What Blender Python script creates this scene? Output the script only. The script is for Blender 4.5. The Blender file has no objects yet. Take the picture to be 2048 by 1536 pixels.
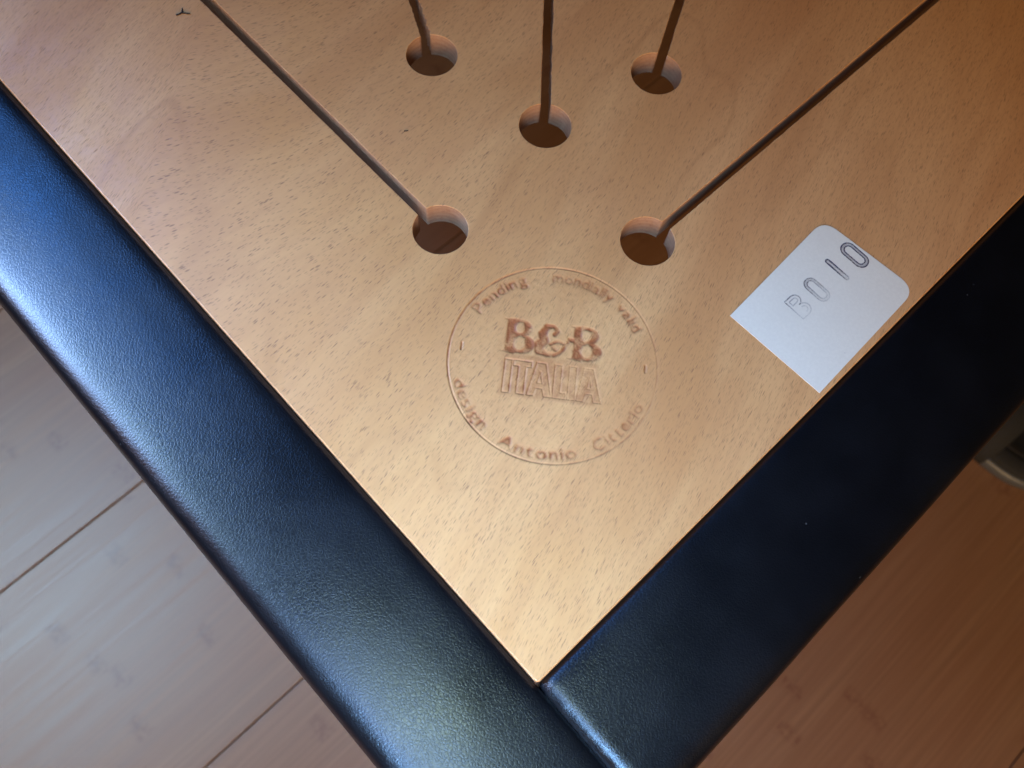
import bpy, bmesh, math, random
import numpy as np
from mathutils import Matrix, Vector
from mathutils.geometry import delaunay_2d_cdt

random.seed(7)
rng = np.random.default_rng(7)
SC = bpy.context.scene
COL = SC.collection
MM = 0.001
SEAT_Z = 0.40            # top of the beech panel above the floor
# The photographer's ground frame (right, forward) is turned against the seat's own axes.
TURN = math.radians(-50.47)
RT = Matrix.Rotation(TURN, 4, 'Z')
CAM_XY = (-0.01451, 0.01211)
CAM_Z = SEAT_Z + 0.25

# ------------------------------------------------------------------ camera
cam_d = bpy.data.cameras.new('camera')
cam = bpy.data.objects.new('camera', cam_d); COL.objects.link(cam)
cam_d.sensor_width = 36.0
cam_d.lens = 36.0 * 1680.73 / 2048.0
cam_d.clip_start = 0.01; cam_d.clip_end = 50
cam.matrix_world = (Matrix.Translation((CAM_XY[0], CAM_XY[1], CAM_Z)) @ RT
                    @ Matrix.Rotation(math.radians(20.063), 4, 'X')
                    @ Matrix.Rotation(math.radians(7.834), 4, 'Z'))
cam_d.dof.use_dof = True
cam_d.dof.focus_distance = 0.272
cam_d.dof.aperture_fstop = 14.0
SC.camera = cam

# ------------------------------------------------------------------ room light
world = bpy.data.worlds.new('World'); SC.world = world
world.use_nodes = True
bgn = world.node_tree.nodes['Background']
bgn.inputs[0].default_value = (0.95, 0.80, 0.66, 1); bgn.inputs[1].default_value = 0.012

def area_light(name, azimuth, elevation, distance, size, radiance, target=(0, 0, 0), spread=180):
    """lamp seen from the panel corner at an azimuth (0 = the photographer's right, 90 = ahead) and elevation"""
    az, el = math.radians(azimuth), math.radians(elevation)
    pos = Vector((math.cos(az) * math.cos(el), math.sin(az) * math.cos(el), math.sin(el))) * distance
    d = bpy.data.lights.new(name, 'AREA'); d.shape = 'RECTANGLE'
    d.size, d.size_y = size; d.spread = math.radians(spread)
    m = max(radiance); d.energy = math.pi * size[0] * size[1] * m; d.color = [c / m for c in radiance]
    o = bpy.data.objects.new(name, d); COL.objects.link(o)
    p = RT @ pos; t = RT @ Vector(target)
    p.z += SEAT_Z; t.z += SEAT_Z
    o.location = p
    o.rotation_euler = (t - p).to_track_quat('-Z', 'Y').to_euler()
    return o
# sky window high on the left; all other lamps here are added, unseen fills
area_light('sky_window_light', 148, 42, 1.4, (0.50, 0.50), (0.055, 0.215, 0.70), (-0.30, -0.01, 0), 35)
area_light('floor_fill_light', 178, 47, 1.57, (0.50, 0.50), (0.86, 1.46, 1.95), (-0.40, 0.0, -0.40), 36)  # added fill, aimed past the seat to brighten only the left floor
area_light('side_fill_light', 168, 25, 0.46, (0.20, 0.16), (1.60, 2.65, 5.0), (-0.10, 0.01, 0), 52)  # unseen close fill, added to whiten the left of the panel
area_light('low_fill_light', 186, 27, 1.25, (0.70, 0.50), (1.2, 0.5, 0.15))  # weak warm fill added to even out the wood
area_light('warm_fill_light', 284, 21, 1.05, (0.60, 0.50), (15.5, 9.8, 4.6))  # unseen warm fill from behind, added for the right wood and floor
area_light('near_fill_light', 258, 50, 0.50, (0.15, 0.13), (1.60, 3.4, 6.3), (-0.03, -0.005, 0), 44)  # fill added near the camera to brighten the front of the panel
area_light('corner_fill_light', 225, 65, 0.30, (0.12, 0.10), (0.6, 1.0, 2.2), (-0.02, -0.03, 0), 66)  # small added fill for the highlight on the corner leather
area_light('edge_fill_light', 225, 75, 0.28, (0.10, 0.08), (0.80, 1.12, 0.80), (-0.03, -0.05, 0), 50)  # second added fill, close above the leather at the corner

SC.view_settings.view_transform = 'Standard'
SC.view_settings.look = 'None'
SC.view_settings.exposure = 0.0
SC.view_settings.gamma = 1.0
SC.view_settings.use_curve_mapping = False

# ------------------------------------------------------------------ helpers
def mesh_obj(name, verts, faces, mat=None, parent=None, smooth=True, loc=None):
    me = bpy.data.meshes.new(name)
    me.from_pydata([tuple(v) for v in verts], [], [tuple(f) for f in faces]); me.update()
    if smooth: me.polygons.foreach_set('use_smooth', [True] * len(me.polygons))
    if mat: me.materials.append(mat)
    o = bpy.data.objects.new(name, me); COL.objects.link(o)
    if loc: o.location = loc
    if parent: o.parent = parent
    return o
def tag(o, label=None, cat=None, group=None, kind=None):
    if label: o['label'] = label
    if cat: o['category'] = cat
    if group: o['group'] = group
    if kind: o['kind'] = kind
    return o
def empty(name, loc=(0, 0, 0)):
    o = bpy.data.objects.new(name, None); COL.objects.link(o); o.location = loc
    o.empty_display_size = 0.05
    return o

class NT:
    """small node-tree writer"""
    def __init__(self, name):
        self.m = bpy.data.materials.new(name); self.m.use_nodes = True
        self.t = self.m.node_tree; self.b = self.t.nodes['Principled BSDF']
    def n(self, typ, **kw):
        nd = self.t.nodes.new(typ)
        for k, v in kw.items(): setattr(nd, k, v)
        return nd
    def put(self, sock, v):
        if v is None: return
        if isinstance(v, bpy.types.NodeSocket): self.t.links.new(v, sock)
        else: sock.default_value = v
    def math(self, op, a, b=None, c=None, clamp=False):
        nd = self.n('ShaderNodeMath', operation=op, use_clamp=clamp)
        for i, v in enumerate((a, b, c)): self.put(nd.inputs[i], v)
        return nd.outputs[0]
    def mix(self, fac, a, b, mode='MIX'):
        nd = self.n('ShaderNodeMix', data_type='RGBA', blend_type=mode)
        self.put(nd.inputs['Factor'], fac)
        for k, v in ((6, a), (7, b)):
            self.put(nd.inputs[k], v if isinstance(v, bpy.types.NodeSocket) else (*v, 1))
        return nd.outputs[2]
    def noise(self, vec, scale, detail=3, rough=0.5, dist=0.0):
        nd = self.n('ShaderNodeTexNoise'); self.put(nd.inputs['Vector'], vec)
        nd.inputs['Scale'].default_value = scale; nd.inputs['Detail'].default_value = detail
        nd.inputs['Roughness'].default_value = rough; nd.inputs['Distortion'].default_value = dist
        return nd.outputs['Fac']
    def vor(self, vec, scale, feature='F1', out='Distance', rand=1.0):
        nd = self.n('ShaderNodeTexVoronoi', feature=feature); self.put(nd.inputs['Vector'], vec)
        nd.inputs['Scale'].default_value = scale; nd.inputs['Randomness'].default_value = rand
        return nd.outputs[out]
    def ramp(self, v, lo, hi, a=0.0, b=1.0):
        nd = self.n('ShaderNodeMapRange', interpolation_type='SMOOTHSTEP')
        self.put(nd.inputs[0], v)
        for i, x in enumerate((lo, hi, a, b)): nd.inputs[i + 1].default_value = x
        return nd.outputs[0]
    def sep(self, vec):
        nd = self.n('ShaderNodeSeparateXYZ'); self.put(nd.inputs[0], vec); return nd.outputs
    def comb(self, x, y, z):
        nd = self.n('ShaderNodeCombineXYZ')
        for i, v in enumerate((x, y, z)): self.put(nd.inputs[i], v)
        return nd.outputs[0]
    def coord(self): return self.n('ShaderNodeTexCoord').outputs['Object']
    def scale(self, vec, s):
        nd = self.n('ShaderNodeVectorMath', operation='MULTIPLY'); self.put(nd.inputs[0], vec); nd.inputs[1].default_value = s
        return nd.outputs[0]
    def bump(self, h, dist, strength=1.0, normal=None):
        nd = self.n('ShaderNodeBump'); self.put(nd.inputs['Height'], h)
        nd.inputs['Distance'].default_value = dist; nd.inputs['Strength'].default_value = strength
        if normal is not None: self.put(nd.inputs['Normal'], normal)
        return nd.outputs[0]
    def set(self, **kw):
        for k, v in kw.items():
            s = self.b.inputs[k.replace('_', ' ')]
            if isinstance(v, tuple) and len(v) == 3: v = (*v, 1)
            self.put(s, v)
        return self.m

# ------------------------------------------------------------------ materials
def beech_material():
    g = NT('steamed_beech')
    co = g.coord(); x, y, z = g.sep(co)
    # turn seat axes into (right, forward), then follow the slowly bending grain
    ca, sa = math.cos(-TURN), math.sin(-TURN)
    rx = g.math('SUBTRACT', g.math('MULTIPLY', x, ca), g.math('MULTIPLY', y, sa))
    ry = g.math('ADD', g.math('MULTIPLY', x, sa), g.math('MULTIPLY', y, ca))
    xs = g.math('SUBTRACT', g.math('MAXIMUM', g.math('MINIMUM', rx, 0.02), -0.15), 0.02)
    bend = g.math('ADD', g.math('MULTIPLY', rx, 2.5), g.math('MULTIPLY', g.math('MULTIPLY', xs, xs), 6.0))
    warp = g.math('MULTIPLY', g.math('SUBTRACT', g.noise(g.comb(rx, ry, 0.0), 9, 2), 0.5), 0.03)
    v = g.math('ADD', g.math('SUBTRACT', ry, bend), warp)
    v = g.math('MULTIPLY', v, 0.42)
    u = g.math('ADD', g.math('MULTIPLY', rx, 0.75), g.math('MULTIPLY', ry, 0.78))
    # broad figure
    fig = g.noise(g.comb(g.math('MULTIPLY', u, 6.0), g.math('MULTIPLY', v, 26.0), 0.3), 1.0, 4, 0.55, 0.6)
    fine = g.noise(g.comb(g.math('MULTIPLY', u, 70.0), g.math('MULTIPLY', v, 1000.0), 1.3), 1.0, 3, 0.6)
    blotch = g.noise(g.comb(rx, ry, 2.0), 11, 3, 0.5)
    base = g.mix(g.ramp(fig, 0.34, 0.68), (0.545, 0.265, 0.094), (0.665, 0.362, 0.142))
    base = g.mix(g.ramp(blotch, 0.35, 0.7, 0.0, 0.25), base, (0.57, 0.258, 0.108))
    # growth-ring loops: contour lines of a slow field
    def loops(off, lev, wd, amt):
        f = g.noise(g.comb(g.math('MULTIPLY', u, 5.0), g.math('MULTIPLY', v, 11.0), off), 1.0, 2, 0.4, 0.5)
        k = g.math('SUBTRACT', 1.0, g.ramp(g.math('ABSOLUTE', g.math('SUBTRACT', f, lev)), 0.0, wd))
        return g.math('MULTIPLY', k, g.ramp(g.noise(g.comb(rx, ry, off), 14, 2), 0.38, 0.62, 0.0, amt))
    base = g.mix(loops(3.1, 0.56, 0.013, 0.42), base, (0.43, 0.20, 0.072))
    base = g.mix(loops(8.4, 0.44, 0.030, 0.20), base, (0.47, 0.22, 0.075))
    streak = g.noise(g.comb(g.math('MULTIPLY', u, 14.0), g.math('MULTIPLY', v, 260.0), 6.1), 1.0, 3, 0.6)
    base = g.mix(g.ramp(streak, 0.42, 0.72, 0.0, 0.10), base, (0.44, 0.20, 0.080))
    base = g.mix(g.ramp(fine, 0.35, 0.7, 0.0, 0.20), base, (0.40, 0.185, 0.075))
    # ray flecks: short dark dashes along the grain
    def flecks(su, sv, off, lo, hi):
        nz = g.vor(g.comb(g.math('MULTIPLY', u, su), g.math('MULTIPLY', v, sv), off), 1.0, 'F1', 'Distance')
        return g.math('SUBTRACT', 1.0, g.ramp(nz, lo, hi))
    jitter = g.noise(g.comb(g.math('MULTIPLY', u, 160.0), g.math('MULTIPLY', v, 400.0), 4.0), 1.0, 2)
    f1 = g.math('MULTIPLY', flecks(225.0, 1650.0, 0.0, 0.10, 0.33), g.ramp(jitter, 0.30, 0.62))
    f2 = g.math('MULTIPLY', flecks(330.0, 2400.0, 3.7, 0.10, 0.37), 0.55)
    fl = g.math('MAXIMUM', f1, f2)
    base = g.mix(g.math('MULTIPLY', fl, 0.74), base, (0.22, 0.10, 0.042))
    # heat-pressed fibres of the brand
    at = g.n('ShaderNodeAttribute', attribute_name='pressed').outputs['Fac']
    base = g.mix(at, base, (0.31, 0.100, 0.034))
    # plywood core on cut edges
    geo = g.n('ShaderNodeNewGeometry')
    nz_ = g.sep(geo.outputs['True Normal'])[2]
    side = g.math('SUBTRACT', 1.0, g.ramp(g.math('ABSOLUTE', nz_), 0.1, 0.35))
    ply = g.math('FRACT', g.math('MULTIPLY', z, 1 / 0.0022))
    edgec = g.mix(g.ramp(ply, 0.42, 0.55), (0.36, 0.205, 0.115), (0.325, 0.178, 0.098))
    edgec = g.mix(g.ramp(g.noise(co, 700, 4, 0.7), 0.45, 0.75, 0, 0.6), edgec, (0.20, 0.09, 0.05))
    base = g.mix(side, base, edgec)
    h = g.math('ADD', g.math('MULTIPLY', fl, -1.0), g.math('MULTIPLY', fine, 0.25))
    rough = g.math('ADD', g.ramp(g.noise(co, 260, 3), 0.3, 0.7, 0.0, 0.06), g.ramp(g.noise(co, 22, 4, 0.6, 0.8), 0.3, 0.7, 0.28, 0.40))
    return g.set(Base_Color=base, Roughness=rough, IOR=1.40, Normal=g.bump(h, 0.00005, 0.5))

def leather_material():
    g = NT('navy_leather')
    co = g.coord()
    wob = g.n('ShaderNodeTexNoise'); g.put(wob.inputs['Vector'], co); wob.inputs['Scale'].default_value = 500
    warped = g.n('ShaderNodeVectorMath', operation='ADD'); g.put(warped.inputs[0], co)
    g.put(warped.inputs[1], g.scale(wob.outputs['Color'], (0.0012, 0.0012, 0.0012)))
    wc = warped.outputs[0]
    cell = g.vor(wc, 1020, 'DISTANCE_TO_EDGE')
    cre = g.ramp(cell, 0.0, 0.22)
    fine = g.noise(wc, 1500, 3, 0.6)
    broad = g.noise(co, 60, 3, 0.5)
    h = g.math('ADD', g.math('MULTIPLY', cre, 0.55), g.math('ADD', g.math('MULTIPLY', fine, 0.55), g.math('MULTIPLY', broad, 0.8)))
    dust = g.vor(co, 130, 'F1')
    dmask = g.math('MULTIPLY', g.math('SUBTRACT', 1.0, g.ramp(dust, 0.025, 0.045)), g.ramp(g.noise(co, 70, 1), 0.52, 0.6))
    base = g.mix(g.ramp(broad, 0.3, 0.7), (0.0018, 0.0019, 0.0026), (0.0028, 0.0029, 0.0038))
    base = g.mix(g.math('MULTIPLY', dmask, 0.16), base, (0.30, 0.30, 0.28))
    rough = g.ramp(g.noise(co, 40, 3), 0.3, 0.7, 0.29, 0.36)
    return g.set(Base_Color=base, Roughness=rough, IOR=1.56, Normal=g.bump(h, 0.00020, 0.23))

def bamboo_material():
    g = NT('carbonised_bamboo')
    co = g.coord()
    oi = g.n('ShaderNodeObjectInfo').outputs['Random']
    x, y, z = g.sep(co)
    x2 = g.math('ADD', x, g.math('MULTIPLY', oi, 7.3))
    strip = g.math('FLOOR', g.math('DIVIDE', y, 0.0185))
    wn = g.n('ShaderNodeTexWhiteNoise', noise_dimensions='2D')
    g.put(wn.inputs['Vector'], g.comb(strip, g.math('MULTIPLY', oi, 91.0), 0.0))
    rnd = wn.outputs['Value']
    grain = g.noise(g.comb(g.math('MULTIPLY', x2, 9.0), g.math('MULTIPLY', y, 420.0), oi), 1.0, 4, 0.6)
    long_ = g.noise(g.comb(g.math('MULTIPLY', x2, 4.0), g.math('MULTIPLY', y, 60.0), oi), 1.0, 3, 0.5, 0.3)
    base = g.mix(g.ramp(grain, 0.3, 0.72), (0.185, 0.102, 0.060), (0.245, 0.140, 0.083))
    base = g.mix(g.ramp(long_, 0.35, 0.7, 0.0, 0.5), base, (0.20, 0.102, 0.058))
    base = g.mix(g.math('MULTIPLY', rnd, 0.22), base, (0.185, 0.088, 0.048))
    # stem nodes: a blurred dark knuckle across each strip at random intervals
    ph = g.math('ADD', g.math('MULTIPLY', x2, 1 / 0.27), g.math('MULTIPLY', rnd, 5.0))
    ph = g.math('ADD', ph, g.math('MULTIPLY', g.noise(co, 120, 2), 0.05))
    fr = g.math('ABSOLUTE', g.math('SUBTRACT', g.math('FRACT', ph), 0.5))
    spot = g.math('MULTIPLY', g.math('SUBTRACT', 1.0, g.ramp(fr, 0.003, 0.030)), g.ramp(g.noise(co, 230, 3, 0.6), 0.36, 0.62))
    base = g.mix(g.math('MULTIPLY', spot, 0.55), base, (0.125, 0.048, 0.030))
    rough = g.ramp(grain, 0.3, 0.7, 0.40, 0.46)
    return g.set(Base_Color=base, Roughness=rough, IOR=1.5, Normal=g.bump(grain, 0.00005, 0.3))

def plain(name, col, rough=0.5, metal=0.0, bump=0.0, scale=300.0, var=0.25):
    g = NT(name); co = g.coord(); nz = g.noise(co, scale, 4, 0.6)
    dark = tuple(c * (1 - var) for c in col)
    kw = dict(Base_Color=g.mix(g.ramp(nz, 0.3, 0.7), dark, col), Roughness=rough, Metallic=metal)
    if bump: kw['Normal'] = g.bump(nz, bump, 0.6)
    return g.set(**kw)

def paper_material():
    g = NT('sticker_paper'); co = g.coord()
    fib = g.noise(co, 900, 4, 0.7); cloud = g.noise(co, 90, 3)
    base = g.mix(g.ramp(fib, 0.3, 0.75), (0.72, 0.68, 0.545), (0.765, 0.725, 0.585))
    base = g.mix(g.ramp(cloud, 0.4, 0.75, 0, 0.25), base, (0.69, 0.655, 0.54))
    sp = g.math('SUBTRACT', 1.0, g.ramp(g.vor(co, 160, 'F1'), 0.02, 0.05))
    base = g.mix(g.math('MULTIPLY', sp, 0.25), base, (0.2, 0.2, 0.22))
    return g.set(Base_Color=base, Roughness=0.62, Normal=g.bump(fib, 0.00003, 0.5))

def ink_material():
    g = NT('stamp_ink'); co = g.coord()
    a = g.n('ShaderNodeAttribute', attribute_name='ink').outputs['Fac']
    patch = g.ramp(g.noise(co, 1600, 3, 0.7), 0.30, 0.62, 0.35, 1.0)
    a = g.math('MULTIPLY', a, patch, clamp=True)
    g.set(Base_Color=(0.055, 0.05, 0.095), Roughness=0.7, Alpha=a)
    return g.m

M_WOOD = beech_material(); M_LEATHER = leather_material(); M_BAMBOO = bamboo_material()
M_PAPER = paper_material(); M_INK = ink_material()
M_UNDER = plain('subfloor', (0.035, 0.018, 0.010), 0.8)
M_RUBBER = plain('grey_rubber', (0.085, 0.098, 0.125), 0.38, bump=0.0001)
M_FELT = plain('charcoal_felt', (0.013, 0.015, 0.020), 0.85, bump=0.0004, scale=900)
M_DARKPAD = plain('dark_footbed', (0.009, 0.008, 0.009), 0.75, bump=0.0003, scale=900)
M_DEBRIS = plain('dark_scrap', (0.020, 0.014, 0.010), 0.8)

# ------------------------------------------------------------------ floor
def rounded_slab(name, x0, x1, y0, y1, z0, z1, b, mat, parent=None):
    bm = bmesh.new(); bmesh.ops.create_cube(bm, size=1)
    for v in bm.verts:
        v.co = ((x0 + x1) / 2 + v.co.x * (x1 - x0), (y0 + y1) / 2 + v.co.y * (y1 - y0), (z0 + z1) / 2 + v.co.z * (z1 - z0))
    if b: bmesh.ops.bevel(bm, geom=[e for e in bm.edges], offset=b, segments=2, affect='EDGES', profile=0.6)
    me = bpy.data.meshes.new(name); bm.to_mesh(me); bm.free(); me.materials.append(mat)
    o = bpy.data.objects.new(name, me); COL.objects.link(o)
    if parent: o.parent = parent
    return o
floor = rounded_slab('floor', -1.2, 1.6, -1.27, 1.47, -0.030, -0.0145, 0, M_UNDER)
tag(floor, 'carbonised bamboo plank floor under the seat', 'floor', kind='structure')
PL_W = 0.1974
for k in range(-5, 6):
    yc = 0.0995 + (k + 0.5) * PL_W
    # stagger the boards end to end; the end joints fall outside the picture
    cuts = [-1.2, -0.62 - 0.10 * (k % 3), 0.98 + 0.09 * (k % 4), 1.6]
    for a, b in zip(cuts[:-1], cuts[1:]):
        p = rounded_slab('plank', a + 0.0005, b - 0.0005, -PL_W / 2 + 0.0005, PL_W / 2 - 0.0005, -0.014, 0.0, 0.0008, M_BAMBOO)
        p.location = (0, yc, 0); p.parent = floor

# ------------------------------------------------------------------ the seat
PANEL = 0.420
THICK = 0.0105
seat = empty('chair_seat', (0, 0, 0))
tag(seat, 'chair seat of pale beech panel with slots, framed by navy black leather strips', 'chair')

def keyhole(c, ang, hw, length, R=9.35, torn=0.0):
    """closed outline of a drilled hole with a saw slot leaving it (mm), counter-clockwise"""
    d = np.array([math.cos(ang), math.sin(ang)]); n = np.array([-d[1], d[0]]); c = np.array(c, float)
    al = math.asin(hw / R); pts = []
    for t in np.linspace(al, 2 * math.pi - al, 64):
        pts.append(c + R * (math.cos(t) * d + math.sin(t) * n))
    a0 = R * math.cos(al)
    ts = np.arange(a0 + 0.8, length, 0.8)
    r = np.random.default_rng(int(c[0] * 10))
    def rough(k):
        w = r.normal(0, 1, k); w = np.convolve(w, np.ones(5) / 5, 'same') + 0.35 * r.normal(0, 1, k)
        return w
    j1, j2 = rough(len(ts)) * (0.06 + torn * 0.45), rough(len(ts)) * (0.06 + torn * 0.18)
    side_a = [c + d * t - n * (hw + j) for t, j in zip(ts, j1)]
    side_b = [c + d * t + n * (hw + j) for t, j in zip(ts, j2)]
    pts += side_a
    for t in np.linspace(-math.pi / 2, math.pi / 2, 10)[1:-1]:
        pts.append(c + d * length + hw * (math.cos(t) * d + math.sin(t) * n))
    pts += side_b[::-1]
    return np.array(pts)
HOLES = [keyhole((121.8, 183.7), math.radians(63.5), 1.75, 120, torn=1.0),
         keyhole((131.8, 133.9), math.radians(44.8), 1.80, 130, torn=0.35),
         keyhole((178.9, 123.5), math.radians(29.2), 1.75, 120, torn=0.1),
         keyhole((75.9, 127.0), math.radians(90.2), 1.85, 255, torn=0.08),
         keyhole((125.6, 77.0), math.radians(-0.2), 1.85, 255, torn=0.0)]

def offset_loop(P, b):
    """move a CCW loop outward by b"""
    t = np.roll(P, -1, 0) - np.roll(P, 1, 0); t /= np.linalg.norm(t, axis=1)[:, None] + 1e-12
    return P + np.stack([t[:, 1], -t[:, 0]], 1) * b
def inside(P, Q):
    """points P inside polygon Q"""
    x, y = P[:, 0], P[:, 1]; r = np.zeros(len(P), bool)
    a, b = Q, np.roll(Q, -1, 0)
    for (x0, y0), (x1, y1) in zip(a, b):
        if y0 == y1: continue
        k = ((y0 > y) != (y1 > y)) & (x < (x1 - x0) * (y - y0) / (y1 - y0) + x0); r ^= k
    return r
def fill(outer, holes):
    loops = [outer] + holes; vs = []; ed = []
    for Lp in loops:
        s = len(vs); vs += [Vector((float(p[0]), float(p[1]))) for p in Lp]
        ed += [(s + i, s + (i + 1) % len(Lp)) for i in range(len(Lp))]
    r = delaunay_2d_cdt(vs, ed, [], 0, 1e-7)
    V = np.array([(v.x, v.y) for v in r[0]]); F = np.array([list(f) for f in r[2]])
    cen = V[F].mean(1); keep = inside(cen, outer)
    for h in holes: keep &= ~inside(cen, h)
    return V, F[keep]

S = PANEL * 1000
def rounded_square(s0, s1, rad, seg=6):
    pts = []
    for cx, cy, a in ((s1 - rad, s0 + rad, -90), (s1 - rad, s1 - rad, 0), (s0 + rad, s1 - rad, 90), (s0 + rad, s0 + rad, 180)):
        for k in range(seg + 1):
            t = math.radians(a + 90 * k / seg); pts.append((cx + rad * math.cos(t), cy + rad * math.sin(t)))
    return np.array(pts)
# stamp patch
ST_C = np.array([70.82, 66.87]); ST_R = 33.7; ST_A = math.radians(-49.6)
NG = 481; HALF = 36.0
gx = ST_C[0] + np.linspace(-HALF, HALF, NG); gy = ST_C[1] + np.linspace(-HALF, HALF, NG)
step = 12
bx = gx[::step]; by = gy[::step]
sq = np.array([(x, by[0]) for x in bx[:-1]] + [(bx[-1], y) for y in by[:-1]] + [(x, by[-1]) for x in bx[::-1][:-1]] + [(bx[0], y) for y in by[::-1][:-1]])

EB = 0.5   # rounded outer arris, mm
HB = 0.22  # eased hole arris
outer0 = rounded_square(0.0, S, 1.2); outer_t = rounded_square(EB, S - EB, 0.6)
V2, F2 = fill(outer_t, [offset_loop(h, HB) for h in HOLES] + [sq])
verts = [(x * MM, y * MM, SEAT_Z) for x, y in V2]; faces = [tuple(f) for f in F2]
def ring_walls(rings):
    global verts, faces
    s = len(verts); n = len(rings[0][0])
    for P, z in rings: verts += [(p[0] * MM, p[1] * MM, SEAT_Z + z * MM) for p in P]
    for k in range(len(rings) - 1):
        for i in range(n):
            j = (i + 1) % n
            faces.append((s + k * n + i, s + (k + 1) * n + i, s + (k + 1) * n + j, s + k * n + j))
T = THICK * 1000
rr = []
for t in np.linspace(0, math.pi / 2, 5):
    i = EB * (1 - math.sin(t)); rr.append((rounded_square(i, S - i, 1.2 - 0.6 * i / EB), -EB * (1 - math.cos(t))))
ring_walls(rr + [(outer0, -T)])
for h in HOLES:
    hh = [(offset_loop(h, HB * (1 - math.sin(t))), -HB * (1 - math.cos(t))) for t in np.linspace(0, math.pi / 2, 4)]
    ring_walls([(p[::-1], z) for p, z in hh + [(h, -T / 2), (h, -T)]])
Vb, Fb = fill(outer0, HOLES)
s = len(verts); verts += [(x * MM, y * MM, SEAT_Z - T * MM) for x, y in Vb]; faces += [tuple(s + f[::-1]) for f in Fb]
panel = mesh_obj('wood_panel', verts, faces, M_WOOD, seat, smooth=False)
me = panel.data
nrm = np.zeros(len(me.polygons) * 3); me.polygons.foreach_get('normal', nrm)
me.polygons.foreach_set('use_smooth', (np.abs(nrm.reshape(-1, 3)[:, 2]) < 0.999))
at = me.attributes.new('pressed', 'FLOAT', 'POINT')

# ---- the pressed brand: a height field in stamp coordinates (mm, baseline horizontal)
GX, GY = np.meshgrid(gx, gy, indexing='xy')
dx, dy = GX - ST_C[0], GY - ST_C[1]
ca, sa = math.cos(ST_A), math.sin(ST_A)
U = dx * ca + dy * sa; W = -dx * sa + dy * ca
def sstep(a, b, v):
    t = np.clip((v - a) / (b - a), 0, 1); return t * t * (3 - 2 * t)
def seg_d(p, q):
    p = np.array(p); q = np.array(q); d = q - p; L2 = (d * d).sum() + 1e-12
    t = np.clip(((U - p[0]) * d[0] + (W - p[1]) * d[1]) / L2, 0, 1)
    return np.hypot(U - p[0] - t * d[0], W - p[1] - t * d[1]), t
def poly_edges(P):
    d = np.full(U.shape, 9.0)
    for a, b in zip(P, P[1:] + P[:1]): d = np.minimum(d, seg_d(a, b)[0])
    return d
def poly_in(P):
    return inside(np.stack([U.ravel(), W.ravel()], 1), np.array(P)).reshape(U.shape)
def ell(cx, cy, rx, ry):  # approximate signed distance
    k = np.hypot((U - cx) / rx, (W - cy) / ry); return (k - 1) * min(rx, ry)
def box(x0, x1, y0, y1, r=0.0):
    qx = np.abs(U - (x0 + x1) / 2) - (x1 - x0) / 2 + r; qy = np.abs(W - (y0 + y1) / 2) - (y1 - y0) / 2 + r
    return np.hypot(np.maximum(qx, 0), np.maximum(qy, 0)) + np.minimum(np.maximum(qx, qy), 0) - r
def stroke(pts, ws):
    d = np.full(U.shape, 9.0)
    for (p, w0), (q, w1) in zip(zip(pts[:-1], ws[:-1]), zip(pts[1:], ws[1:])):
        e, t = seg_d(p, q); d = np.minimum(d, e - (w0 + (w1 - w0) * t))
    return d
H = np.zeros(U.shape); PR = np.zeros(U.shape)
# shallow disc the whole stamp sinks into, and its rim
rad = np.hypot(U, W)
wob = 0.10 * np.sin(3 * np.arctan2(W, U) + 0.6)
ring_amt = 0.60 + 0.40 * np.cos(np.arctan2(W, U) - math.pi * 1.02)    # deeper and redder towards the left of the stamp
H -= 0.10 * (1 - sstep(ST_R - 0.9, ST_R + 0.1, rad + wob * 0))
rg = np.clip(1 - np.abs(rad - ST_R) / 0.42, 0, 1)
H -= (0.10 + 0.30 * ring_amt) * rg
PR = np.maximum(PR, 1.0 * rg * (0.35 + 0.65 * ring_amt))
# serif capitals and ampersand
def capital_b(x, y, k=1.0):
    d = box(x + 0.3, x + 3.7, y + 0.2, y + 11.7, 0.2)
    d = np.minimum(d, stroke([(x - 0.9, y + 0.35), (x + 3.0, y + 0.35)], [0.10, 0.75]))
    d = np.minimum(d, stroke([(x - 0.5, y + 11.6), (x + 3.0, y + 11.4)], [0.10, 0.65]))
    d = np.minimum(d, ell(x + 4.6, y + 8.9, 4.0, 3.0))
    d = np.minimum(d, ell(x + 5.0, y + 3.35, 4.9, 3.4))
    d = np.minimum(d, box(x + 2.5, x + 5.0, y + 0.0, y + 1.0)); d = np.minimum(d, box(x + 2.5, x + 4.6, y + 10.9, y + 11.9))
    d = np.maximum(d, -ell(x + 4.5, y + 8.9, 1.45, 1.85)); d = np.maximum(d, -ell(x + 4.9, y + 3.4, 1.75, 2.2))
    return d
dB = np.minimum(capital_b(-16.2, 1.6), capital_b(5.6, 1.6))
amp = stroke([(6.4, 8.2), (4.6, 8.4), (3.9, 6.9), (2.6, 4.2), (0.4, 2.4), (-2.4, 2.3), (-4.9, 3.5), (-5.0, 5.4), (-3.4, 7.0)],
             [0.75, 0.75, 0.5, 0.6, 0.7, 0.8, 1.5, 1.7, 1.5])
amp = np.minimum(amp, stroke([(-3.4, 7.0), (-4.2, 9.4), (-3.0, 12.0), (-0.9, 12.4), (0.6, 11.0), (-0.2, 9.6)], [1.5, 1.5, 1.1, 0.6, 0.75, 0.8]))
amp = np.minimum(amp, stroke([(-1.4, 6.0), (0.6, 7.2), (3.6, 6.6)], [0.5, 0.6, 0.5]))
amp = np.minimum(amp, stroke([(-0.3, 5.0), (0.5, 4.4)], [0.8, 0.7]))
dB = np.minimum(dB, amp)
mB = 1 - sstep(-0.8, 0.45, dB)
H -= 0.30 * mB; PR = np.maximum(PR, 1.0 * (1 - sstep(-0.35, 0.25, dB)))
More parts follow.
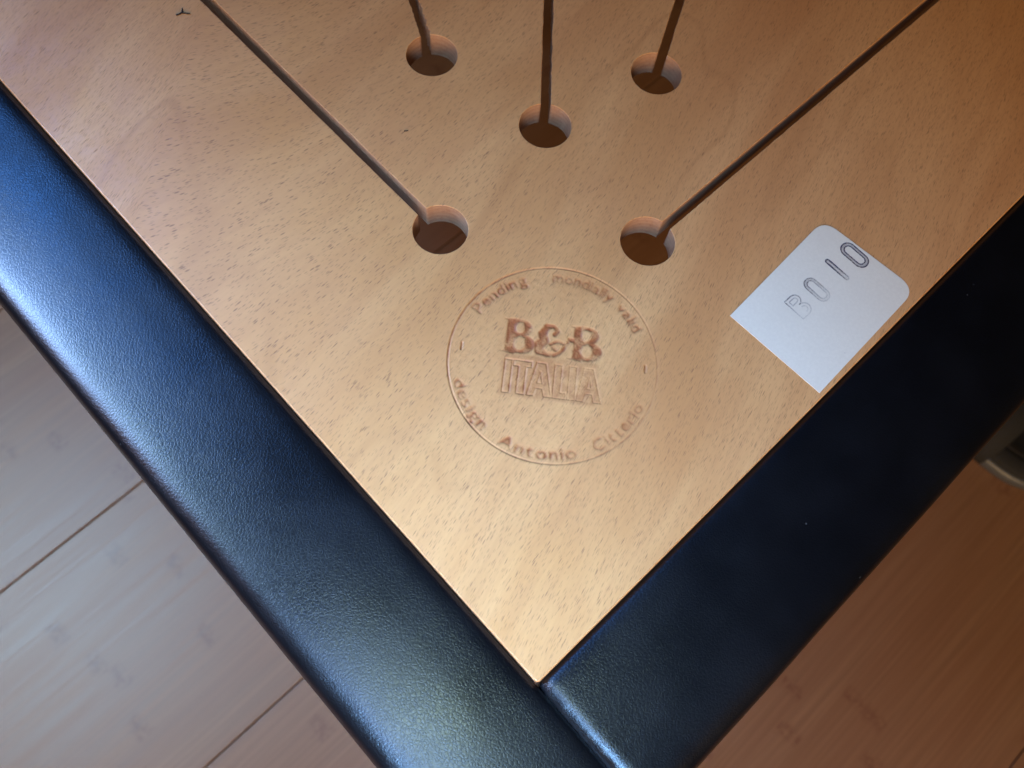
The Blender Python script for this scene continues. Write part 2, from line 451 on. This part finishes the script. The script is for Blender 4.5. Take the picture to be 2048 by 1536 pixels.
# outlined block capitals below
y0, y1 = -12.0, -0.75
lets = [[(-15.2, y0), (-12.9, y0), (-12.9, y1), (-15.2, y1)],
        [(-10.7, y0), (-8.3, y0), (-8.3, y1 - 1.9), (-6.6, y1 - 1.9), (-6.6, y1), (-12.4, y1), (-12.4, y1 - 1.9), (-10.7, y1 - 1.9)],
        [(-7.3, y0), (-5.3, y0), (-4.6, y0 + 2.6), (-2.6, y0 + 2.6), (-1.9, y0), (0.5, y0), (-2.0, y1), (-5.0, y1)],
        [(0.9, y0), (5.0, y0), (5.0, y0 + 2.0), (3.2, y0 + 2.0), (3.2, y1), (0.9, y1)],
        [(5.6, y0), (8.0, y0), (8.0, y1), (5.6, y1)],
        [(8.5, y0), (10.7, y0), (11.4, y0 + 2.6), (13.4, y0 + 2.6), (13.9, y0), (16.3, y0), (13.3, y1), (10.3, y1)]]
counters = [[(-4.3, y0 + 4.4), (-2.8, y0 + 4.4), (-3.5, y0 + 8.2)], [(11.7, y0 + 4.4), (13.0, y0 + 4.4), (12.3, y0 + 8.2)]]
dI = np.full(U.shape, 9.0); inI = np.zeros(U.shape, bool)
for P in lets: dI = np.minimum(dI, poly_edges(P)); inI |= poly_in(P)
for P in counters: dI = np.minimum(dI, poly_edges(P)); inI &= ~poly_in(P)
gI = np.clip(1 - dI / 0.36, 0, 1); fade = 0.55 + 0.45 * (1 - sstep(-14, 8, U))
H -= 0.30 * gI * fade + 0.06 * inI
PR = np.maximum(PR, np.maximum(1.0 * gI * fade, 0.42 * inI))
PR = np.maximum(PR, 0.34 * (1 - sstep(0.0, 1.2, box(-16, 14, -12.5, 0.6))))
# small dashes
for a, amt in ((176.5, 1.0), (2.8, 0.7)):
    t = math.radians(a); c = np.array([29.8 * math.cos(t), 29.8 * math.sin(t)]); n = np.array([0.0, 1.0])
    e = stroke([tuple(c - n * 1.1), tuple(c + n * 1.1)], [0.26, 0.26]); m = 1 - sstep(-0.2, 0.2, e)
    H -= 0.5 * amt * m; PR = np.maximum(PR, 0.8 * amt * m)
# lettering round the rim, from the font outlines
TXT = np.zeros(U.shape)
def raster_tri(tri, amt):
    """fill one triangle given in stamp coords"""
    P = np.array(tri); Q = ST_C + np.stack([P[:, 0] * ca - P[:, 1] * sa, P[:, 0] * sa + P[:, 1] * ca], 1)
    fx = (Q[:, 0] - gx[0]) / (gx[1] - gx[0]); fy = (Q[:, 1] - gy[0]) / (gy[1] - gy[0])
    x0, x1 = int(max(0, fx.min())), int(min(NG - 1, fx.max() + 1)); ya, yb = int(max(0, fy.min())), int(min(NG - 1, fy.max() + 1))
    if x1 <= x0 or yb <= ya: return
    X, Y = np.meshgrid(np.arange(x0, x1 + 1), np.arange(ya, yb + 1))
    def e(i, j): return (fx[j] - fx[i]) * (Y - fy[i]) - (fy[j] - fy[i]) * (X - fx[i])
    a, b, c = e(0, 1), e(1, 2), e(2, 0)
    m = ((a >= 0) & (b >= 0) & (c >= 0)) | ((a <= 0) & (b <= 0) & (c <= 0))
    TXT[ya:yb + 1, x0:x1 + 1][m] = amt
def glyph(ch):
    cu = bpy.data.curves.new('glyph', 'FONT'); cu.body = ch; cu.size = 1.0; cu.resolution_u = 4
    o = bpy.data.objects.new('glyph', cu); COL.objects.link(o)
    dg = bpy.context.evaluated_depsgraph_get(); ev = o.evaluated_get(dg); m = ev.to_mesh(); m.calc_loop_triangles()
    V = np.array([v.co[:2] for v in m.vertices]) if len(m.vertices) else np.zeros((0, 2))
    F = [tuple(t.vertices) for t in m.loop_triangles]; ev.to_mesh_clear()
    bpy.data.objects.remove(o); bpy.data.curves.remove(cu)
    return V, F
GL = {}
def arc_word(word, a0, a1, top, size=5.4, amt=1.0, r_base=None):
    """letters run from a0 to a1 degrees; top=True reads outward, else upright along the lower arc"""
    rb = r_base or (28.6 if top else 32.3)
    adv = []
    for ch in word:
        if ch not in GL: GL[ch] = glyph(ch)
        V = GL[ch][0]; adv.append(float(V[:, 0].max() - V[:, 0].min()) + 0.11)
    adv = np.array(adv); cen = np.cumsum(adv) - adv / 2; tot = adv.sum()
    span = math.radians(abs(a1 - a0)) * (rb + (1.6 if top else -1.6)); kx = span / tot
    for ch, c in zip(word, cen):
        V, F = GL[ch]; t = math.radians(a0 + (a1 - a0) * c / tot)
        lx = (V[:, 0] - (V[:, 0].max() + V[:, 0].min()) / 2) * kx; ly = V[:, 1] * size
        if top: o = np.array([math.cos(t), math.sin(t)]); e = np.array([math.sin(t), -math.cos(t)])
        else: o = -np.array([math.cos(t), math.sin(t)]); e = np.array([-math.sin(t), math.cos(t)])
        base = np.array([math.cos(t), math.sin(t)]) * rb
        P = base + lx[:, None] * e + ly[:, None] * o
        for f in F: raster_tri(P[list(f)], amt)
arc_word('Pending', 152, 112, True, amt=0.95)
arc_word('-', 107.5, 103.5, True, amt=0.35)
arc_word('mondially', 96, 54, True, amt=0.80)
arc_word('valid', 49.5, 28, True, amt=0.85)
arc_word('design', -162.5, -127, False, amt=0.95)
arc_word('Antonio', -117.5, -70, False, amt=0.90)
arc_word('Citterio', -60.5, -20, False, amt=0.70)
def blur(A, n):
    k = np.array([1, 4, 6, 4, 1]) / 16
    for _ in range(n):
        A = np.apply_along_axis(lambda v: np.convolve(v, k, 'same'), 0, A); A = np.apply_along_axis(lambda v: np.convolve(v, k, 'same'), 1, A)
    return A
TB = blur(TXT, 3)
halo = blur(TXT, 14)
H -= 0.24 * TB + 0.16 * halo
PR = np.maximum(PR, np.clip(0.85 * TB + 0.75 * halo, 0, 0.95))
H = blur(H, 1); PR = np.clip(blur(PR, 1), 0, 1)
# worn, uneven pressing
lump = blur(rng.normal(0, 1, U.shape), 18); lump /= lump.std()
grain_n = blur(rng.normal(0, 1, U.shape), 2); grain_n /= grain_n.std()
PR = np.clip(PR * (0.86 + 0.24 * lump + 0.12 * grain_n), 0, 1)
H *= (1 + 0.10 * lump + 0.05 * grain_n)
edge = sstep(HALF - 1.5, HALF - 0.2, np.maximum(np.abs(dx), np.abs(dy)))
H *= 1 - edge; PR *= 1 - edge
co = np.stack([GX * MM, GY * MM, SEAT_Z + H * MM], -1).reshape(-1, 3).astype(np.float32)
idx = np.arange(NG * NG).reshape(NG, NG)
quads = np.stack([idx[:-1, :-1], idx[:-1, 1:], idx[1:, 1:], idx[1:, :-1]], -1).reshape(-1, 4).astype(np.int32)
me = bpy.data.meshes.new('stamped_emblem')
me.vertices.add(len(co)); me.vertices.foreach_set('co', co.ravel())
me.loops.add(quads.size); me.loops.foreach_set('vertex_index', quads.ravel())
me.polygons.add(len(quads)); me.polygons.foreach_set('loop_start', np.arange(0, quads.size, 4, dtype=np.int32))
me.polygons.foreach_set('use_smooth', np.ones(len(quads), bool))
me.update(calc_edges=True); me.materials.append(M_WOOD)
at = me.attributes.new('pressed', 'FLOAT', 'POINT'); at.data.foreach_set('value', PR.ravel().astype(np.float32))
stamp = bpy.data.objects.new('stamped_emblem', me); COL.objects.link(stamp); stamp.parent = panel
stamp['label'] = 'round maker stamp pressed into the beech with reddish letters'

# ---- leather-wrapped frame strips
PROFILE = [(0.5, -26), (0.2, -13), (0.2, -4.0), (0.55, -2.5), (1.4, -1.6), (3.0, -1.0), (6.0, -0.45), (11, 0.0), (18, 0.45), (25, 0.6),
           (31, 0.55), (37, 0.3), (41.0, -0.2), (43.7, -1.2), (45.7, -2.9), (47.0, -5.6), (47.8, -10), (48.0, -17), (47.6, -26), (46, -31), (40, -32), (20, -32), (4, -31)]
def smooth_profile(P, n=5):
    P = np.array(P, float); out = []; N = len(P)
    for i in range(N):
        p0, p1, p2, p3 = P[(i - 1) % N], P[i], P[(i + 1) % N], P[(i + 2) % N]
        for k in range(n):
            t = k / n
            out.append(0.5 * ((2 * p1) + (-p0 + p2) * t + (2 * p0 - 5 * p1 + 4 * p2 - p3) * t * t + (-p0 + 3 * p1 - 3 * p2 + p3) * t ** 3))
    return np.array(out)
PF = smooth_profile(PROFILE)
def strip(length, frame, end0, end1, seed):
    """frame(s, t) -> (x, y) mm. end0/end1: roll radius of the closed ends"""
    ts = [0, 0.02, 0.15, 0.5, 1.0, 1.7, 2.6, 3.6, 4.8, 6.2, 8.0]
    ts = ts + list(np.arange(9, 56, 0.9)) + list(np.linspace(57, length - 10, int(length / 5))) + [length - t for t in ts[::-1]]
    r = np.random.default_rng(seed); ph = r.uniform(0, 6.28, 8); fr = r.uniform(0.02, 0.16, 8)
    vs = []; n = len(PF); mid = np.array([24.0, -16.0])
    for t in ts:
        for s, z in PF:
            dz = -2.6 * max(0.0, 1 - t / 42.0) ** 2 if end0 > 7 else 0.0; ds = 0.0
            for tt, e in ((t, end0), (length - t, end1)):
                if tt < e:
                    k = 1 - math.sqrt(max(0, 1 - (1 - tt / e) ** 2))
                    dz -= k * e * 0.85 * min(1, max(0, (z + 20) / 18)); ds += k * 2.0 * (1 if s < 24 else -1) * min(1, abs(s - 24) / 20)
            wv = sum(math.sin(f * t + p + 0.12 * s * (i % 3)) for i, (f, p) in enumerate(zip(fr, ph))) / 8
            zz = z + dz + (0.22 * wv if z > -8 else 0)
            if end0 < 7 and t < 12: zz += 0.20 * math.sin(1.7 * s + 2.0 * math.sin(0.45 * s)) * math.exp(-t / 3.0) * (1 if z > -6 else 0)
            if end0 > 7 and s < 9 and t < 50: zz += 0.16 * math.sin(1.25 * t + 1.6 * math.sin(0.5 * t)) * math.exp(-s / 3.0) * (1 if z > -4 else 0)
            x, y = frame(s + ds + 0.15 * wv, t); vs.append((x * MM, y * MM, SEAT_Z + zz * MM))
    fs = []
    for a in range(len(ts) - 1):
        for i in range(n):
            j = (i + 1) % n; fs.append((a * n + i, a * n + j, (a + 1) * n + j, (a + 1) * n + i))
    m = len(ts) - 1
    fs += [tuple(range(n))[::-1], tuple(m * n + i for i in range(n))]
    o = mesh_obj('leather_strip', vs, fs, M_LEATHER, seat)
    bm = bmesh.new(); bm.from_mesh(o.data); bmesh.ops.recalc_face_normals(bm, faces=bm.faces); bm.to_mesh(o.data); bm.free()
    return o
FW = 48.0
strip(S + 2 * FW, lambda s, t: (-s, t - FW), 9.0, 9.0, 1)                 # long strip, runs through the corner
strip(S + 2 * FW, lambda s, t: (S + s, t - FW), 9.0, 9.0, 2)
strip(S + 2.4, lambda s, t: (t - 1.2, -s), 5.5, 5.5, 3)                  # butts against the long strip
strip(S + 2.4, lambda s, t: (t - 1.2, S + s), 5.5, 5.5, 4)
# legs, wholly beneath the frame
for lx, ly in ((-24, -24), (S - 42, -24), (-24, S + 24), (S - 42, S + 24)):
    vs = []; fs = []
    for k, (z, h, c) in enumerate(((0.0, 11, 3), (0.003, 12, 3), (0.18, 14, 4), (SEAT_Z - 0.033, 16, 4))):
        for sx, sy in ((1, 1), (-1, 1), (-1, -1), (1, -1)):
            order = ((h, h - c), (h - c, h)) if sx * sy > 0 else ((h - c, h), (h, h - c))
            for px, py in order: vs.append(((sx * px) * MM, (sy * py) * MM, z))
    for k in range(3):
        for i in range(8): fs.append((k * 8 + i, k * 8 + (i + 1) % 8, (k + 1) * 8 + (i + 1) % 8, (k + 1) * 8 + i))
    fs += [tuple(range(8))[::-1], tuple(range(24, 32))]
    mesh_obj('leg', vs, fs, M_LEATHER, seat, smooth=False, loc=(lx * MM, ly * MM, 0))

# ------------------------------------------------------------------ sticker
def sticker():
    P0, P1, P2, P3 = [np.array(p) for p in ((125.8, 39.3), (127.1, 1.6), (180.6, 3.2), (177.7, 41.7))]
    def corner(a, b, c, r):
        u = (a - b) / np.linalg.norm(a - b); v = (c - b) / np.linalg.norm(c - b)
        p, q = b + u * r, b + v * r
        return [(1 - t) ** 2 * p + 2 * t * (1 - t) * (b * 0.9 + 0.05 * (p + q)) + t * t * q for t in np.linspace(0, 1, 9)]
    out = [P0, P1] + corner(P1, P2, P3, 6.0) + corner(P2, P3, P0, 5.5)
    o3 = np.array(out)[0]
    n = len(out); base = np.array([150.0, 20.0]); z0, z1 = 0.02, 0.16
    def lift(p): return 0.0
    vs = [((p[0] - base[0]) * MM, (p[1] - base[1]) * MM, z1 * MM) for p in out] + [((p[0] - base[0]) * MM, (p[1] - base[1]) * MM, z0 * MM) for p in out]
    fs = [tuple(range(n)), tuple(range(n, 2 * n))[::-1]] + [(i, n + i, n + (i + 1) % n, (i + 1) % n) for i in range(n)]
    root = mesh_obj('paper_sticker', vs, fs, M_PAPER, None, smooth=False, loc=(base[0] * MM, base[1] * MM, SEAT_Z))
    tag(root, 'white paper sticker with faded stamped characters on the beech panel', 'sticker')
    return root, base
stk, SB = sticker()
# outlined characters, inked from strong to nearly gone; positions in seat mm
def char_ribbons(name, lines, ink_fn, half=0.23):
    vs, fs, ink = [], [], []
    for P in lines:
        P = np.array(P, float); n = len(P)
        t = np.gradient(P, axis=0); t /= np.linalg.norm(t, axis=1)[:, None] + 1e-9
        nn = np.stack([-t[:, 1], t[:, 0]], 1); s = len(vs)
        for i in range(n):
            for sg in (-1, 1):
                p = P[i] + sg * half * nn[i]; vs.append(((p[0] - SB[0]) * MM, (p[1] - SB[1]) * MM, 0.19 * MM)); ink.append(ink_fn(P[i]))
        for i in range(n - 1): fs.append((s + 2 * i, s + 2 * i + 2, s + 2 * i + 3, s + 2 * i + 1))
    o = mesh_obj(name, vs, fs, M_INK, stk, smooth=False)
    a = o.data.attributes.new('ink', 'FLOAT', 'POINT'); a.data.foreach_set('value', ink)
    return o
def stadium(x0, x1, y0, y1, r, n=12, gap=None):
    pts = []
    def arc(cx, cy, a):
        return [(cx + r * math.cos(math.radians(a + 90 * k / n)), cy + r * math.sin(math.radians(a + 90 * k / n))) for k in range(n + 1)]
    def line(p, q, m=14): return [(p[0] + (q[0] - p[0]) * k / m, p[1] + (q[1] - p[1]) * k / m) for k in range(1, m)]
    a1, a2, a3, a4 = arc(x1 - r, y0 + r, -90), arc(x1 - r, y1 - r, 0), arc(x0 + r, y1 - r, 90), arc(x0 + r, y0 + r, 180)
    pts = a1 + line(a1[-1], a2[0]) + a2 + line(a2[-1], a3[0]) + a3 + line(a3[-1], a4[0]) + a4
    return pts + line(pts[-1], pts[0]) + pts[:1]
def fade(lo, hi, y0, y1): return lambda p: lo + (hi - lo) * min(1, max(0, (p[1] - y0) / (y1 - y0)))
def slab_ink(name, outer, inner, ink):
    """pale wash between the two outlines of a character"""
    vs = [((p[0] - SB[0]) * MM, (p[1] - SB[1]) * MM, 0.175 * MM) for p in list(outer) + list(inner)]; n = len(outer)
    fs = [(i, (i + 1), n + i + 1, n + i) for i in range(n - 1)]
    o = mesh_obj(name, vs, fs, M_INK, stk, smooth=False)
    a = o.data.attributes.new('ink', 'FLOAT', 'POINT'); a.data.foreach_set('value', [ink(p) for p in list(outer) + list(inner)])
# last zero (strongest), one, first zero, letter B (faintest)
o_, i_ = stadium(172.4, 177.7, 20.3, 31.0, 2.6), stadium(173.5, 176.6, 21.5, 29.8, 1.5)
slab_ink('stamped_character', o_, i_, lambda p: 0.34); char_ribbons('stamped_character', [o_, i_], lambda p: 0.95 if p[0] > 173 or p[1] > 26 else 0.75)
o_, i_ = stadium(165.4, 166.9, 21.2, 31.1, 0.74), stadium(166.0, 166.3, 22.5, 30.4, 0.14)
slab_ink('stamped_character', o_, i_, fade(0.08, 0.5, 21, 28)); char_ribbons('stamped_character', [o_], fade(0.15, 1.0, 21, 26.5))
o_, i_ = stadium(152.6, 157.5, 21.0, 30.9, 2.4), stadium(153.7, 156.4, 22.1, 29.8, 1.3)
slab_ink('stamped_character', o_, i_, fade(0.08, 0.26, 21, 30)); char_ribbons('stamped_character', [o_, i_], lambda p: fade(0.10, 0.55, 20.5, 31)(p) * (1.0 if p[0] < 155 else 0.6))
def bee(x0, x1, ym, y0, y1, q):
    t = [(x0 + q, y) for y in np.linspace(y0 + q, y1 - q, 16)]
    up = [(x1 - 2.2 - q * 0 + (2.2 - q) * math.sin(a), (y1 + ym) / 2 + ((y1 - ym) / 2 - q) * math.cos(a)) for a in np.linspace(0, math.pi, 16)]
    dn = [(x1 - 2.2 + (2.5 - q) * math.sin(a), (ym + y0) / 2 + ((ym - y0) / 2 - q) * math.cos(a)) for a in np.linspace(0, math.pi, 16)]
    return t, up, dn
fb = fade(0.16, 0.62, 22.0, 30.5)
t, up, dn = bee(143.2, 148.4, 26.4, 22.0, 30.3, 0.0)
char_ribbons('stamped_character', [t + up + dn + t[:1]], fb)
t, up, dn = bee(143.2, 148.4, 26.4, 22.0, 30.3, 1.1)
char_ribbons('stamped_character', [[(144.3, y) for y in np.linspace(27.3, 29.2, 6)] + up + [(144.3, 27.5)], dn], lambda p: fb(p) * 0.7)

# ------------------------------------------------------------------ slipper standing on the floor beside the seat
def slipper():
    root = empty('slipper', (0.445, -0.06, 0.0))
    tag(root, 'charcoal slipper with pale grey sole edge on the floor beside the seat', 'slipper')
    # outline: heel towards -y, toe towards +y
    prof = [(-136, 0), (-135, 14), (-131, 24), (-122, 33), (-105, 40), (-80, 42.5), (-40, 41), (0, 41), (50, 47), (90, 49), (115, 42), (130, 28), (138, 12), (140, 0)]
    pr = np.array(prof, float); tt = np.linspace(0, len(pr) - 1, 60)
    yy = np.interp(tt, range(len(pr)), pr[:, 0]); xx = np.interp(tt, range(len(pr)), pr[:, 1])
    for _ in range(4):
        yy[1:-1] = (yy[:-2] + 2 * yy[1:-1] + yy[2:]) / 4; xx[1:-1] = (xx[:-2] + 2 * xx[1:-1] + xx[2:]) / 4
    out = np.array(list(zip(-xx, yy)) + list(zip(xx[::-1], yy[::-1]))[1:-1])
    n = len(out); cen = np.array([0, -5.0])
    def inset(d):
        t = np.roll(out, -1, 0) - np.roll(out, 1, 0); t /= np.linalg.norm(t, axis=1)[:, None] + 1e-9
        nr = np.stack([t[:, 1], -t[:, 0]], 1)
        if ((out - cen) * nr).sum() > 0: nr = -nr
        return out + nr * d
    def shell(name, layers, mat, cap_top=True, cap_bot=True):
        vs = []; fs = []
        for d, z in layers:
            vs += [(p[0] * MM, p[1] * MM, z * MM) for p in inset(d)]
        for k in range(len(layers) - 1):
            for i in range(n): fs.append((k * n + i, k * n + (i + 1) % n, (k + 1) * n + (i + 1) % n, (k + 1) * n + i))
        if cap_bot: fs.append(tuple(range(n)))
        if cap_top: fs.append(tuple((len(layers) - 1) * n + i for i in range(n)))
        o = mesh_obj(name, vs, fs, mat, root)
        bm = bmesh.new(); bm.from_mesh(o.data); bmesh.ops.recalc_face_normals(bm, faces=bm.faces); bm.to_mesh(o.data); bm.free(); return o
    shell('sole', [(3, 0), (0.6, 1), (0, 3), (0, 9), (0.8, 11), (2.6, 12.2), (4.4, 12.2)], M_RUBBER)
    shell('footbed_rim', [(3.6, 11.5), (4.2, 14.5), (6.5, 16.5), (14, 17.5), (18, 17.2), (21, 14.5)], M_FELT)
    shell('footbed', [(19.5, 12.4), (20.4, 15.6), (24, 15.0), (28, 14.2)], M_DARKPAD)
    # strap arched over the instep
    vs = []; fs = []; m = 22
    for j, yv in enumerate(np.linspace(-82, 96, 16)):
        for k in range(m + 1):
            a = math.pi * k / m; wv = 45 if yv < 60 else 45 - (yv - 60) * 0.35; hh = 46 - abs(yv - 0) * 0.16
            vs.append((-wv * math.cos(a) * MM, yv * MM, (10 + hh * math.sin(a) ** 0.8) * MM))
    for j in range(15):
        for k in range(m): fs.append((j * (m + 1) + k, j * (m + 1) + k + 1, (j + 1) * (m + 1) + k + 1, (j + 1) * (m + 1) + k))
    st = mesh_obj('strap', vs, fs, M_FELT, root)
    so = st.modifiers.new('thickness', 'SOLIDIFY'); so.thickness = 0.004; so.offset = 0
    return root
slipper()

# ------------------------------------------------------------------ scraps lying on the wood
def scrap(name, strokes, at_mm, label, width=0.3):
    bm = bmesh.new()
    for pts in strokes:
        for (p, q) in zip(pts[:-1], pts[1:]):
            p = Vector((p[0], p[1], 0.25)); q = Vector((q[0], q[1], 0.25)); d = q - p
            r = bmesh.ops.create_cone(bm, cap_ends=True, segments=7, radius1=width, radius2=width * 0.55, depth=d.length * 1.15)
            mt = Matrix.Translation((p + q) / 2) @ d.to_track_quat('Z', 'Y').to_matrix().to_4x4()
            bmesh.ops.transform(bm, matrix=mt, verts=r['verts'])
    bmesh.ops.scale(bm, vec=(MM, MM, MM * 0.7), verts=bm.verts)
    me = bpy.data.meshes.new(name); bm.to_mesh(me); bm.free(); me.materials.append(M_DEBRIS)
    o = bpy.data.objects.new(name, me); COL.objects.link(o)
    o.location = (at_mm[0] * MM, at_mm[1] * MM, SEAT_Z + 0.0001)
    return tag(o, label, 'scrap')
scrap('fibre_scrap', [[(-2.1, 0.9), (-0.9, 0.5), (0.2, 0.6)], [(0.2, 0.6), (1.3, 2.0)], [(0.0, 0.5), (1.2, -1.0), (2.0, -1.8)]], (64.9, 257.4), 'small dark forked fibre scrap lying on the beech panel', 0.34)
scrap('wood_fleck', [[(-0.5, 0.5), (0.1, 0.0)], [(0.1, 0.0), (0.7, -0.1)]], (93.0, 164.4), 'tiny brown wood fleck lying between the saw slots', 0.22)
